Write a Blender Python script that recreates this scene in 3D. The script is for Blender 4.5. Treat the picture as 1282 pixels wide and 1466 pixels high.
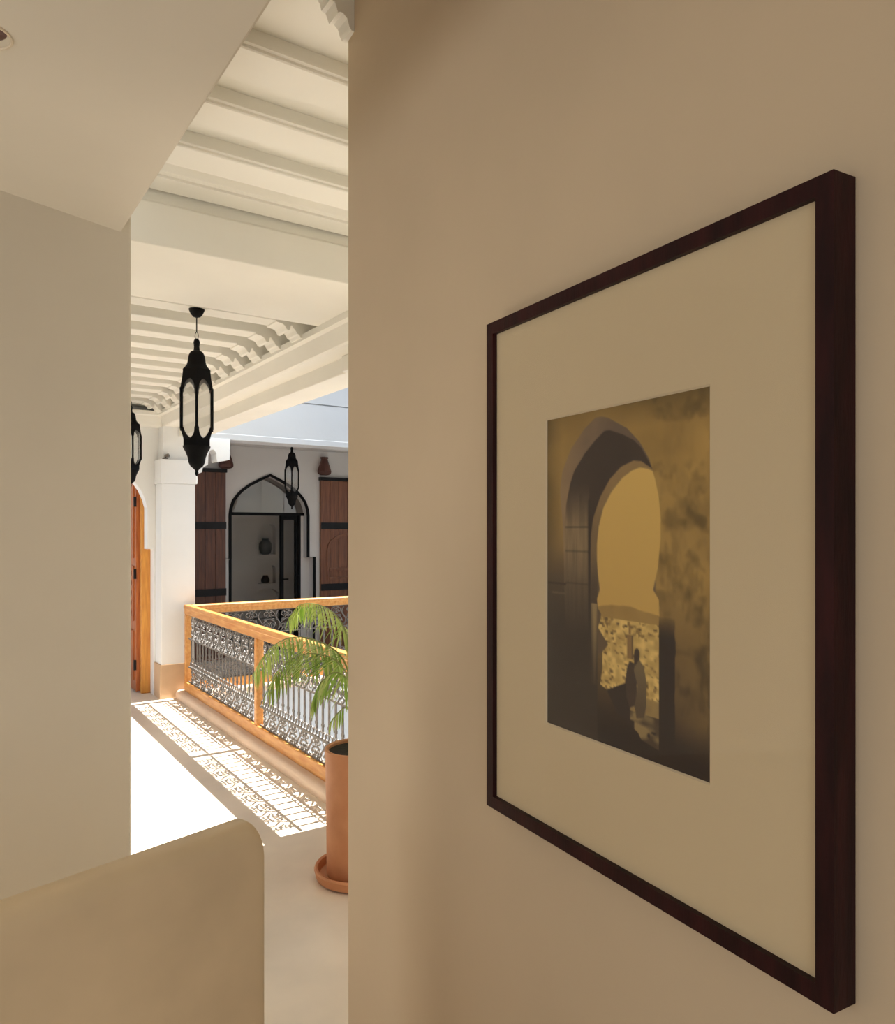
import bpy, bmesh, math, random
import numpy as np
from mathutils import Vector, Matrix
from mathutils.geometry import tessellate_polygon

# ------------------------------------------------------------------ camera, world, sun, lights, exposure
scene = bpy.context.scene
for o in list(bpy.data.objects):
    bpy.data.objects.remove(o)
COL = scene.collection
EYE = 1.65
YAW = 34.1                      # the gallery runs along +Y; the camera is turned to the right of it
cam_data = bpy.data.cameras.new('camera')
cam = bpy.data.objects.new('camera', cam_data)
COL.objects.link(cam)
cam.location = (0, 0, EYE)
cam.rotation_euler = (math.radians(90), 0, math.radians(-YAW))
cam_data.sensor_fit = 'HORIZONTAL'
cam_data.sensor_width = 36.0
cam_data.lens = 1080 / 1282 * 36.0
cam_data.shift_y = 25 / 1282
cam_data.clip_start = 0.02
scene.camera = cam

world = bpy.data.worlds.new('sky')
scene.world = world
world.use_nodes = True
wn = world.node_tree
wn.nodes.clear()
w_out = wn.nodes.new('ShaderNodeOutputWorld')
w_bg = wn.nodes.new('ShaderNodeBackground')
w_bg.inputs['Color'].default_value = (0.58, 0.76, 1.0, 1)
w_bg.inputs['Strength'].default_value = 1.0
wn.links.new(w_bg.outputs[0], w_out.inputs[0])

def add_light(name, kind, loc, direction, energy, color, **kw):
    ld = bpy.data.lights.new(name, kind)
    ld.energy = energy
    ld.color = color
    for k, v in kw.items():
        setattr(ld, k, v)
    lo = bpy.data.objects.new(name, ld)
    lo.location = loc
    lo.rotation_euler = Vector(direction).to_track_quat('-Z', 'Y').to_euler()
    COL.objects.link(lo)
    return lo

SUN_TO = Vector((0.64, 0.0, 1.0))
add_light('sun', 'SUN', (6, 2, 9), -SUN_TO, 16.5, (1.0, 0.97, 0.91), angle=math.radians(0.5))
# fill light added out of frame on the left to brighten the picture wall
add_light('left_fill_light', 'AREA', (-2.78, 0.72, 1.7), (1, 0.05, 0.02), 22.0, (1.0, 0.96, 0.87),
          shape='RECTANGLE', size=1.5, size_y=1.3)
# fill light added behind the camera for the parapet and left wall
add_light('back_fill_light', 'AREA', (-0.6, -1.5, 1.55), (0.05, 1, -0.02), 11.0, (1.0, 0.96, 0.87),
          shape='RECTANGLE', size=1.6, size_y=1.3)
# fill light added between parapet and left wall to brighten the upper picture wall
add_light('stairwell_fill_light', 'AREA', (-1.1, 1.48, 0.30), (0.50, 0.03, 1.0), 10.5, (1.0, 0.97, 0.90),
          shape='RECTANGLE', size=0.9, size_y=0.5)

scene.view_settings.view_transform = 'Standard'
scene.view_settings.look = 'None'
scene.view_settings.exposure = 0.12
scene.view_settings.gamma = 1.0
scene.view_settings.use_curve_mapping = False
try:
    scene.cycles.max_bounces = 12
    scene.cycles.diffuse_bounces = 8
    scene.cycles.glossy_bounces = 4
    scene.cycles.transparent_max_bounces = 16
    scene.cycles.sample_clamp_indirect = 6.0
    scene.cycles.caustics_reflective = False
    scene.cycles.caustics_refractive = False
except Exception:
    pass

# ------------------------------------------------------------------ materials
def srgb(r, g, b):
    def f(c):
        c = c / 255.0
        return c / 12.92 if c <= 0.04045 else ((c + 0.055) / 1.055) ** 2.4
    return (f(r), f(g), f(b))

def mat(name, col, rough=0.6, var=0.08, scale=6.0, bump=0.0, bump_scale=None, metallic=0.0, col2=None,
        stretch=None, spec=0.5, detail=4.0):
    m = bpy.data.materials.new(name)
    m.use_nodes = True
    nt = m.node_tree
    b = nt.nodes['Principled BSDF']
    b.inputs['Roughness'].default_value = rough
    b.inputs['Metallic'].default_value = metallic
    b.inputs['Specular IOR Level'].default_value = spec
    tc = nt.nodes.new('ShaderNodeTexCoord')
    mp = nt.nodes.new('ShaderNodeMapping')
    if stretch:
        mp.inputs['Scale'].default_value = stretch
    nt.links.new(tc.outputs['Object'], mp.inputs['Vector'])
    nz = nt.nodes.new('ShaderNodeTexNoise')
    nz.inputs['Scale'].default_value = scale
    nz.inputs['Detail'].default_value = detail
    nt.links.new(mp.outputs[0], nz.inputs['Vector'])
    rp = nt.nodes.new('ShaderNodeValToRGB')
    c2 = col2 if col2 else tuple(c * (1 - var) for c in col)
    c1 = col if col2 else tuple(min(1, c * (1 + var)) for c in col)
    rp.color_ramp.elements[0].position = 0.32
    rp.color_ramp.elements[1].position = 0.68
    rp.color_ramp.elements[0].color = (*c2, 1)
    rp.color_ramp.elements[1].color = (*c1, 1)
    nt.links.new(nz.outputs['Fac'], rp.inputs['Fac'])
    nt.links.new(rp.outputs['Color'], b.inputs['Base Color'])
    if bump:
        nb = nt.nodes.new('ShaderNodeTexNoise')
        nb.inputs['Scale'].default_value = bump_scale or scale * 4
        nb.inputs['Detail'].default_value = 3
        nt.links.new(mp.outputs[0], nb.inputs['Vector'])
        bp = nt.nodes.new('ShaderNodeBump')
        bp.inputs['Strength'].default_value = bump
        bp.inputs['Distance'].default_value = 0.01
        nt.links.new(nb.outputs['Fac'], bp.inputs['Height'])
        nt.links.new(bp.outputs[0], b.inputs['Normal'])
    return m

def glass_mat(name, gloss=0.08, tint=(1, 1, 1), haze=0.0, haze_col=(.8, .8, .78), rough=0.0):
    m = bpy.data.materials.new(name)
    m.use_nodes = True
    nt = m.node_tree
    nt.nodes.clear()
    out = nt.nodes.new('ShaderNodeOutputMaterial')
    tr = nt.nodes.new('ShaderNodeBsdfTransparent')
    tr.inputs[0].default_value = (*tint, 1)
    gl = nt.nodes.new('ShaderNodeBsdfGlossy')
    gl.inputs['Roughness'].default_value = rough
    lw_ = nt.nodes.new('ShaderNodeLayerWeight')
    lw_.inputs['Blend'].default_value = 0.5
    pw = nt.nodes.new('ShaderNodeMath')
    pw.operation = 'POWER'
    pw.inputs[1].default_value = 5.0
    nt.links.new(lw_.outputs['Facing'], pw.inputs[0])
    ml = nt.nodes.new('ShaderNodeMath')
    ml.operation = 'MULTIPLY_ADD'
    ml.inputs[1].default_value = 0.9
    ml.inputs[2].default_value = gloss
    ml.use_clamp = True
    nt.links.new(pw.outputs[0], ml.inputs[0])
    mx = nt.nodes.new('ShaderNodeMixShader')
    nt.links.new(ml.outputs[0], mx.inputs[0])
    base = tr
    if haze:
        df = nt.nodes.new('ShaderNodeBsdfTranslucent')
        df.inputs[0].default_value = (*haze_col, 1)
        hm = nt.nodes.new('ShaderNodeMixShader')
        hm.inputs[0].default_value = haze
        nt.links.new(tr.outputs[0], hm.inputs[1])
        nt.links.new(df.outputs[0], hm.inputs[2])
        base = hm
    nt.links.new(base.outputs[0], mx.inputs[1])
    nt.links.new(gl.outputs[0], mx.inputs[2])
    nt.links.new(mx.outputs[0], out.inputs[0])
    return m

def attr_mat(name, attr, rough=0.5):
    m = bpy.data.materials.new(name)
    m.use_nodes = True
    nt = m.node_tree
    b = nt.nodes['Principled BSDF']
    b.inputs['Roughness'].default_value = rough
    a = nt.nodes.new('ShaderNodeAttribute')
    a.attribute_name = attr
    nt.links.new(a.outputs['Color'], b.inputs['Base Color'])
    return m

M = {}
M['beige'] = mat('beige_plaster', (.55, .44, .31), .75, .05, 1.6, .06, 26)
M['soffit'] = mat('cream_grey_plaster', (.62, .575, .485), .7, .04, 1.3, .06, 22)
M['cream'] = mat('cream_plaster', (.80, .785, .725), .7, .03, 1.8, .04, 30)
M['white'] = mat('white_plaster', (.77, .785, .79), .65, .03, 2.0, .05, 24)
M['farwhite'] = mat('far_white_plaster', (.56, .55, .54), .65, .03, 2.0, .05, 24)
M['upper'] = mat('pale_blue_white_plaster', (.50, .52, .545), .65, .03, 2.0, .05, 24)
M['tadelakt'] = mat('tan_polished_plaster', (.76, .62, .42), .42, .11, 3.6, .05, 14)
M['dado'] = mat('tan_dado_plaster', (.58, .40, .25), .5, .08, 4.0, .04, 18)
M['floor'] = mat('polished_floor_plaster', (.75, .655, .545), .38, .09, 2.4, .03, 16)
M['curb'] = mat('curb_plaster', (.68, .52, .40), .5, .06, 5.0, .04, 18)
M['honey'] = mat('honey_wood', (.64, .33, .10), .42, .0, 5.0, .08, 30, col2=(.50, .20, .04), stretch=(8, 1.2, 8))
M['orange'] = mat('orange_cedar_wood', (.50, .16, .035), .45, 0, 6.0, .08, 30, col2=(.33, .085, .02), stretch=(7, 7, .8))
M['yellowwood'] = mat('yellow_cedar_wood', (.70, .33, .06), .45, 0, 6.0, .08, 30, col2=(.55, .22, .04), stretch=(7, 7, .8))
M['darkwood'] = mat('dark_red_wood', (.13, .045, .022), .5, 0, 5.0, .12, 24, col2=(.06, .02, .012), stretch=(9, 9, .7))
M['midwood'] = mat('red_brown_wood', (.20, .075, .032), .5, 0, 5.0, .12, 24, col2=(.11, .038, .018), stretch=(9, 9, .7))
M['mahogany'] = mat('mahogany_frame_wood', (.034, .007, .008), .45, 0, 7.0, .06, 40, col2=(.014, .004, .005), stretch=(6, 6, 1), spec=.14)
M['black'] = mat('black_iron', (.004, .004, .0045), .6, .2, 12, .05, 60, spec=.12)
M['iron'] = mat('grey_wrought_iron', (.14, .127, .115), .5, .2, 18, .05, 60)
M['strap'] = mat('dark_iron_strap', (.010, .010, .011), .5, .2, 12, .05, 60, spec=.2)
M['terracotta'] = mat('terracotta', (.62, .29, .145), .7, .0, 7.0, .05, 40, col2=(.52, .22, .10))
M['sconce'] = mat('brown_terracotta', (.075, .027, .019), .7, .1, 14, .1, 50)
M['soil'] = mat('dark_soil', (.025, .018, .012), .95, .3, 40, .6, 80)
M['mat'] = mat('cream_mat_board', (.60, .485, .315), .85, .015, 2.0)
M['matcut'] = mat('white_mat_bevel', (.66, .55, .38), .8, .01, 2.0)
M['leaf'] = mat('palm_leaf', (.34, .50, .07), .45, 0, 9.0, 0, col2=(.19, .34, .04))
M['leaf2'] = mat('pale_sunlit_palm_leaf', (.56, .64, .22), .45, 0, 9.0, 0, col2=(.40, .52, .12))  # sunlit green put into the colour, mostly for the upper frond
M['stem'] = mat('palm_stem', (.22, .26, .06), .5, .1, 20)
M['glass'] = glass_mat('clear_glass', .01)
M['fanglass'] = glass_mat('fanlight_glass', .09)
M['picglass'] = glass_mat('picture_glass', .015)
M['lampglass'] = glass_mat('lantern_glass', .04, tint=(.97, .97, .95), haze=.25)
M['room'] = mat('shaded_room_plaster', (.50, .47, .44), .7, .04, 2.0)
M['pot_dark'] = mat('dark_glazed_vase', (.015, .013, .012), .35, .2, 10)
M['steel'] = mat('white_enamel', (.62, .53, .40), .4, .03, 5)
M['brownlamp'] = mat('brown_lamp_bulb', (.09, .035, .028), .35, .1, 9)
M['marble'] = mat('courtyard_tile', (.72, .72, .73), .4, .06, 3)
M['print'] = attr_mat('sepia_print', 'ink', .45)

# ------------------------------------------------------------------ mesh helpers
ORG = {}

def finish(name, bm, m, parent=None, smooth=False, bevel=0.0, seg=2, org=None, loc=None):
    bmesh.ops.remove_doubles(bm, verts=bm.verts, dist=1e-6)
    bmesh.ops.recalc_face_normals(bm, faces=bm.faces)
    me = bpy.data.meshes.new(name)
    if parent is not None:
        p = ORG[parent.name]
    elif org is not None:
        p = Vector(org)
    else:
        xs = [v.co for v in bm.verts]
        p = Vector(((min(v.x for v in xs) + max(v.x for v in xs)) / 2,
                    (min(v.y for v in xs) + max(v.y for v in xs)) / 2, min(v.z for v in xs)))
    bmesh.ops.translate(bm, vec=-p, verts=bm.verts)
    bm.to_mesh(me)
    bm.free()
    me.materials.append(m)
    if smooth:
        for f in me.polygons:
            f.use_smooth = True
        try:
            me.set_sharp_from_angle(angle=math.radians(40))
        except Exception:
            pass
    o = bpy.data.objects.new(name, me)
    COL.objects.link(o)
    if parent is not None:
        o.parent = parent
    else:
        o.location = p
    ORG[o.name] = p.copy()
    if bevel:
        b = o.modifiers.new('edge', 'BEVEL')
        b.width = bevel
        b.segments = seg
        b.limit_method = 'ANGLE'
        b.angle_limit = math.radians(40)
    return o

def empty(name, loc):
    o = bpy.data.objects.new(name, None)
    o.location = loc
    o.empty_display_size = 0.1
    COL.objects.link(o)
    ORG[o.name] = Vector(loc)
    return o

def tag(o, label, cat, group=None):
    o['label'] = label
    o['category'] = cat
    o['kind'] = 'thing'
    if group:
        o['group'] = group
    return o

def struct(o, label=None):
    o['kind'] = 'structure'
    if label:
        o['label'] = label
    return o

def clone(o, parent, offset):
    """copy one part, sharing its mesh, shifted by offset inside its parent"""
    c = o.copy()
    COL.objects.link(c)
    c.parent = parent
    c.location = Vector(o.location) + Vector(offset)
    ORG[c.name] = ORG[o.name].copy()
    return c

def box(bm, lo, hi):
    x0, y0, z0 = lo
    x1, y1, z1 = hi
    v = [bm.verts.new(p) for p in ((x0, y0, z0), (x1, y0, z0), (x1, y1, z0), (x0, y1, z0),
                                   (x0, y0, z1), (x1, y0, z1), (x1, y1, z1), (x0, y1, z1))]
    for f in ((0, 3, 2, 1), (4, 5, 6, 7), (0, 1, 5, 4), (1, 2, 6, 5), (2, 3, 7, 6), (3, 0, 4, 7)):
        bm.faces.new([v[i] for i in f])
    return bm

def B(lo, hi):
    return box(bmesh.new(), lo, hi)

def plate(bm, loops, fn, d0, d1):
    """extrude a polygon with holes; fn(u, v, d) -> xyz"""
    allp = [p for lp in loops for p in lp]
    tris = tessellate_polygon([[Vector((p[0], p[1], 0)) for p in lp] for lp in loops])
    a = [bm.verts.new(fn(p[0], p[1], d0)) for p in allp]
    b = [bm.verts.new(fn(p[0], p[1], d1)) for p in allp]
    for t in tris:
        if len(set(t)) == 3:
            bm.faces.new([a[i] for i in t])
            bm.faces.new([b[i] for i in reversed(t)])
    k = 0
    for lp in loops:
        n = len(lp)
        for i in range(n):
            j = (i + 1) % n
            bm.faces.new([a[k + i], a[k + j], b[k + j], b[k + i]])
        k += n
    return bm

XZ = lambda u, v, d: (u, d, v)      # a plate standing across the gallery
YZ = lambda u, v, d: (d, u, v)      # a plate standing along the gallery
XY = lambda u, v, d: (u, v, d)      # a lying plate

def lathe(bm, prof, c, seg=24, sq=None):
    cx, cy, cz = c
    rings = []
    for r, z in prof:
        ring = []
        for i in range(seg):
            t = 2 * math.pi * i / seg + (sq or 0)
            ring.append(bm.verts.new((cx + r * math.cos(t), cy + r * math.sin(t), cz + z)))
        rings.append(ring)
    for a, b in zip(rings, rings[1:]):
        for i in range(seg):
            j = (i + 1) % seg
            bm.faces.new([a[i], a[j], b[j], b[i]])
    bm.faces.new(list(reversed(rings[0])))
    bm.faces.new(rings[-1])
    return bm

def tube(bm, pts, r, seg=6, closed=False):
    pts = [Vector(p) for p in pts]
    n = len(pts)
    rs = r if isinstance(r, (list, tuple)) else [r] * n
    rings = []
    up = Vector((0, 0, 1))
    for i, p in enumerate(pts):
        if closed:
            d = pts[(i + 1) % n] - pts[i - 1]
        else:
            d = pts[min(i + 1, n - 1)] - pts[max(i - 1, 0)]
        d.normalize()
        s = d.cross(up)
        if s.length < 1e-3:
            s = d.cross(Vector((1, 0, 0)))
        s.normalize()
        t = s.cross(d)
        rings.append([bm.verts.new(p + (s * math.cos(2 * math.pi * k / seg) + t * math.sin(2 * math.pi * k / seg)) * rs[i])
                      for k in range(seg)])
    m = n if closed else n - 1
    for i in range(m):
        a, b = rings[i], rings[(i + 1) % n]
        for k in range(seg):
            j = (k + 1) % seg
            bm.faces.new([a[k], a[j], b[j], b[k]])
    if not closed:
        bm.faces.new(list(reversed(rings[0])))
        bm.faces.new(rings[-1])
    return bm

def ribbon(bm, pts, w, fn, d0, d1, closed=False):
    """flat bar of width w following a 2-D path, extruded from d0 to d1"""
    n = len(pts)
    L, R_ = [], []
    for i in range(n):
        if closed:
            a, b = pts[i - 1], pts[(i + 1) % n]
        else:
            a, b = pts[max(i - 1, 0)], pts[min(i + 1, n - 1)]
        dx, dy = b[0] - a[0], b[1] - a[1]
        l = math.hypot(dx, dy) or 1
        nx, ny = -dy / l * w / 2, dx / l * w / 2
        L.append((pts[i][0] + nx, pts[i][1] + ny))
        R_.append((pts[i][0] - nx, pts[i][1] - ny))
    va = [[bm.verts.new(fn(*p, d)) for p in q] for q in (L, R_) for d in (d0, d1)]
    la, lb, ra, rb = va
    m = n if closed else n - 1
    for i in range(m):
        j = (i + 1) % n
        bm.faces.new([la[i], la[j], ra[j], ra[i]])
        bm.faces.new([lb[j], lb[i], rb[i], rb[j]])
        bm.faces.new([la[j], la[i], lb[i], lb[j]])
        bm.faces.new([ra[i], ra[j], rb[j], rb[i]])
    if not closed:
        bm.faces.new([la[0], ra[0], rb[0], lb[0]])
        bm.faces.new([la[-1], lb[-1], rb[-1], ra[-1]])
    return bm

# ------------------------------------------------------------------ setting: floors
struct(finish('floor', plate(bmesh.new(), [[(-3.0, -1.5), (1.3, -1.5), (1.3, 1.6), (6.6, 1.6), (6.6, 3.3), (2.13, 3.3), (2.13, 7.5), (6.6, 7.5), (6.6, 11.4), (-3.0, 11.4)]],
                             XY, -0.25, 0.0), M['floor']), 'polished tan floor of the passage and gallery')
struct(finish('floor_courtyard', B((1.9, 3.2, -3.7), (6.8, 7.9, -3.5)), M['marble']))

# curbs under the balustrade
cb = plate(bmesh.new(), [[(2.16, 0.0), (1.935, 0.0), (1.935, 0.045), (1.945, 0.065), (1.965, 0.078), (2.16, 0.078)]],
           lambda u, v, d: (u, d, v), 3.80, 7.61)
struct(finish('trim_1', cb, M['curb'], smooth=True), 'raised tan plaster curb under the long balustrade')
struct(finish('trim_2', B((2.16, 7.42, 0.0), (6.5, 7.60, 0.078)), M['curb'], bevel=.02), 'raised tan curb under the far balustrade')

# ------------------------------------------------------------------ setting: the passage around the camera
T = Vector((0.0900617, 0.9959362, 0))        # direction of the picture wall
N = Vector((-0.9959362, 0.0900617, 0))       # its normal, into the passage
W_END = Vector((0.91139, 1.82753, 0))
p0 = W_END
p1 = W_END - T * 3.4
p2 = p1 - N * 0.25
p3 = p0 - N * 0.25
wr = plate(bmesh.new(), [[(p.x, p.y) for p in (p0, p1, p2, p3)]], XY, 0.0, 3.3)
struct(finish('wall_right', wr, M['beige'], bevel=.012, seg=3), 'beige plaster wall carrying the framed print')
LW = Vector((0.497, 2.458))
LU = Vector((0.935, 0.354)).normalized()
LN = Vector((-LU.y, LU.x))
a = LW
b = LW - LU * 3.6
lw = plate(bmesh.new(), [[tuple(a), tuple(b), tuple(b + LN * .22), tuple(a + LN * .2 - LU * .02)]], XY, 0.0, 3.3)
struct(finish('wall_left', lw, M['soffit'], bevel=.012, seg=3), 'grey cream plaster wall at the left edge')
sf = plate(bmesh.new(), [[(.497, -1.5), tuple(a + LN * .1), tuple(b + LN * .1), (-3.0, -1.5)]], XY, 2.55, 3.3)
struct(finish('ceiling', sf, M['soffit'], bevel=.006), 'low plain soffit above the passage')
wb = plate(bmesh.new(), [[(-3.1, 0), (1.2, 0), (1.2, 3.3), (-3.1, 3.3)], [(-1.4, .9), (-1.4, 2.2), (.2, 2.2), (.2, .9)]], XZ, -1.7, -1.5)  # unseen opening added to carry the fill light behind the camera
struct(finish('wall_back', wb, M['beige']))
ww = plate(bmesh.new(), [[(-1.6, 0), (1.6, 0), (1.6, 2.7), (-1.6, 2.7)], [(-.04, 1.04), (-.04, 2.36), (1.48, 2.36), (1.48, 1.04)]],
           YZ, -3.0, -2.8)  # unseen opening added to carry the fill light on the left
struct(finish('wall_west', ww, M['beige']))
# return wall right of the opening and the wall closing the near bay
struct(finish('wall_return', B((1.14, 1.62, 0), (6.7, 1.82, 3.3)), M['cream']))
struct(finish('wall_east', B((6.5, 1.80, 0), (6.7, 3.25, 3.3)), M['cream']))
# gallery long wall, hidden behind the left wall
struct(finish('wall_gallery', B((0.05, 2.74, 0), (0.25, 8.05, 3.3)), M['white']))

# low tadelakt parapet
PU = Vector((0.960, 0.280)).normalized()
PN = Vector((PU.y, -PU.x))                   # towards the camera
PE = Vector((0.491, 1.424)) - PU * 0.006

def parapet():
    bm = bmesh.new()
    th, h, r = 0.070, 1.107, 0.034
    prof = [(0, 0), (0, h - .02), (0.006, h - .006), (0.02, h)]
    for k in range(7):
        t = math.pi / 2 * k / 6
        prof.append((th - r + r * math.sin(t), h - r + r * math.cos(t)))
    prof.append((th, 0))
    L = 3.3
    # along: rounded top corner at the free end
    st = [(-L, 0)] + [(-0.03 + 0.03 * math.sin(math.pi / 2 * k / 6), 0.03 * (1 - math.cos(math.pi / 2 * k / 6))) for k in range(7)]
    rings = []
    for s, drop in st:
        ring = []
        for (q, z) in prof:
            zz = z - drop * (1 if z > h - .2 else 0)
            p = PE + PU * s + PN * q
            ring.append(bm.verts.new((p.x, p.y, zz)))
        rings.append(ring)
    for i in range(len(rings) - 1):
        for k in range(len(prof)):
            j = (k + 1) % len(prof)
            bm.faces.new([rings[i][k], rings[i][j], rings[i + 1][j], rings[i + 1][k]])
    bm.faces.new(rings[0])
    bm.faces.new(list(reversed(rings[-1])))
    return bm
struct(finish('wall_parapet', parapet(), M['tadelakt'], smooth=True),
       'low tan polished plaster parapet with a rounded top')

# ------------------------------------------------------------------ setting: near bay ceiling
cn = struct(finish('ceiling_bay', plate(bmesh.new(), [[(.497, -1.5), (1.3, -1.5), (1.3, 1.62), (4.0, 1.62), (4.0, 3.25), (.497, 3.25)]], XY, 3.07, 3.3), M['cream']), 'cream beamed ceiling of the near bay')  # unseen end cut short so sun on the floor there brightens the bay
prof = [(0, 3.075), (0, 3.028), (-.012, 3.028), (-.012, 3.020), (-.004, 3.016), (-.004, 3.008), (0, 3.004), (.15, 3.004), (.15, 3.075)]
Y0, DY = 1.75, 0.33
j0 = finish('joist', plate(bmesh.new(), [prof], lambda u, v, d: (d, Y0 - 2 * DY + u, v), 0.499, 2.17), M['cream'], cn)
for k in (1, 3, 4, 5):
    clone(j0, cn, (0, k * DY, 0))
finish('cornice', plate(bmesh.new(), [[(3.02, 3.08), (3.05, 3.045), (3.085, 3.045), (3.085, 3.035), (3.2, 3.03), (3.2, 3.08)]],
                        lambda u, v, d: (d, u, v), 0.3, 2.17), M['cream'], cn)
# scalloped corbels where the joists land on the picture wall
def corbel_profile(x, z, s):
    q = [(.03, 0), (-.014, .004), (-.020, .012), (-.026, .030), (-.038, .040), (-.046, .040), (-.052, .036), (-.058, .052),
         (-.062, .060), (-.074, .062), (-.078, .078), (-.088, .090), (-.104, .082), (-.112, .098), (-.12, .13), (.03, .13)]
    return [(x + a_ * s, z + b_ * s) for a_, b_ in q]
for (yy, xx) in ((1.775, 0.912),):
    finish('corbel', plate(bmesh.new(), [corbel_profile(xx, 2.952, 1.0)], lambda u, v, d: (u, d, v), yy, yy + .055), M['cream'], cn)

# the wide lintel between the bays
lt = bmesh.new()
plate(lt, [[(3.19, 2.80), (3.95, 2.80), (3.95, 3.3), (3.215, 3.3), (3.215, 2.985), (3.19, 2.975)]],
      lambda u, v, d: (d, u, v), 0.2, 2.2)
struct(finish('wall_lintel', lt, M['cream'], bevel=.006), 'broad plain plaster lintel crossing the gallery')

# ------------------------------------------------------------------ setting: far bay ceiling
cf = struct(finish('ceiling_gallery', B((0.05, 3.9, 3.0), (2.2, 8.05, 3.3)), M['cream']), 'cream joisted ceiling of the sunlit gallery')
g0 = finish('joist', B((0.25, 4.17, 2.86), (1.96, 4.31, 3.005)), M['cream'], cf, bevel=.006)
cor = [(1.62, 2.87), (1.625, 2.852), (1.66, 2.846), (1.675, 2.838), (1.69, 2.815), (1.705, 2.812), (1.712, 2.838), (1.72, 2.846), (1.728, 2.832),
       (1.742, 2.818), (1.752, 2.80), (1.765, 2.796), (1.775, 2.78), (1.96, 2.78), (1.96, 2.87)]
c0 = finish('corbel', plate(bmesh.new(), [cor], lambda u, v, d: (u, d, v), 4.165, 4.315), M['cream'], g0)
for k in range(1, 11):
    g = clone(g0, cf, (0, .335 * k, 0))
    clone(c0, g, (0, 0, 0))
clone(g0, cf, (0, 3.535, 0))  # added piece closing the dark gap before the end wall
# cornice ledge on the courtyard beam and on the end wall
led = [(2.0, 2.66), (1.85, 2.66), (1.838, 2.668), (1.812, 2.755), (1.785, 2.765), (1.785, 2.801), (2.0, 2.801)]
finish('cornice', plate(bmesh.new(), [led], lambda u, v, d: (u, d, v), 3.22, 7.87), M['cream'], cf)
led2 = [(7.87, 2.66), (7.73, 2.66), (7.718, 2.668), (7.692, 2.755), (7.665, 2.765), (7.665, 2.801), (7.87, 2.801)]
finish('cornice', plate(bmesh.new(), [led2], lambda u, v, d: (d, u, v), 0.25, 1.86), M['cream'], cf)

# courtyard beam over the balustrade, inner wall above the ledge
struct(finish('wall_beam', B((1.98, 3.2, 2.565), (2.2, 7.9, 3.0)), M['cream'], bevel=.006), 'plaster beam over the long balustrade')
struct(finish('wall_pier', B((2.0, 3.19, 0), (2.3, 3.80, 3.0)), M['white']))
struct(finish('trim_3', B((1.955, 3.80, 2.566), (2.19, 3.99, 2.66)), M['cream'], bevel=.008))
struct(finish('wall_parapet_roof', B((2.0, 3.0, 3.0), (2.25, 7.9, 4.1)), M['white']))

# ------------------------------------------------------------------ setting: end wall with arched doorway, corner pier
hw, hw2, zc = .427, .487, 1.30
arch = [(.427, 1.866), (.405, 1.95), (.365, 2.04), (.302, 2.13), (.22, 2.215), (.12, 2.285), (0, 2.345)]
cont = [(zc + hw2, 0), (zc + hw2, 1.455), (zc + hw, 1.455)] + [(zc + a_, z_) for a_, z_ in arch] + \
       [(zc - a_, z_) for a_, z_ in reversed(arch[:-1])] + [(zc - hw, 1.455), (zc - hw2, 1.455), (zc - hw2, 0)]
ew = plate(bmesh.new(), [[(0.25, 0)] + [(0.25, 3.0), (2.13, 3.0), (2.13, 0)] + cont], XZ, 7.86, 8.0)
struct(finish('wall_end', ew, M['white']), 'white end wall with a stepped pointed doorway')
finish_d = finish('baseboard_end', plate(bmesh.new(), [[(1.792, 0.0), (1.80, 0.0), (1.80, .33), (1.792, .33)]], XZ, 7.62, 7.858), M['dado'])
struct(finish_d)
# room behind the doorway
struct(finish('wall_room', B((0.3, 9.35, 0), (2.0, 9.5, 3.0)), M['white']))

col_ = tag(empty('corner_column', (1.97, 7.74, 0)), 'square white corner column with tan base at the end of the balustrade', 'column')
finish('shaft', B((1.803, 7.62, .33), (2.128, 7.858, 2.10)), M['white'], col_, bevel=.008)
finish('dado', B((1.80, 7.616, 0), (2.128, 7.858, .335)), M['dado'], col_, bevel=.006)
finish('capital', B((1.79, 7.605, 2.10), (2.145, 7.858, 2.335)), M['white'], col_, bevel=.006)
finish('neck', B((1.83, 7.66, 2.335), (2.145, 7.858, 2.66)), M['white'], col_)
br = [(2.14, 2.565), (2.475, 2.565), (2.47, 2.36), (2.40, 2.345), (2.345, 2.335), (2.338, 2.36), (2.336, 2.42), (2.31, 2.455), (2.275, 2.45),
      (2.255, 2.40), (2.25, 2.30), (2.20, 2.27), (2.19, 2.22), (2.14, 2.20)]
finish('bracket', plate(bmesh.new(), [br], XZ, 7.61, 7.80), M['white'], col_)
# little spot on the capital
sp = tag(empty('wall_spotlight', (1.86, 7.62, 2.335)), 'tiny grey spotlight standing on the white column capital', 'spotlight')
finish('base', lathe(bmesh.new(), [(.028, 0), (.028, .008)], (1.845, 7.64, 2.3365), 12), M['iron'], sp)
finish('head', tube(bmesh.new(), [(1.845, 7.64, 2.344), (1.845, 7.64, 2.365), (1.875, 7.62, 2.375)], [.008, .016, .02], 8), M['iron'], sp)

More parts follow.
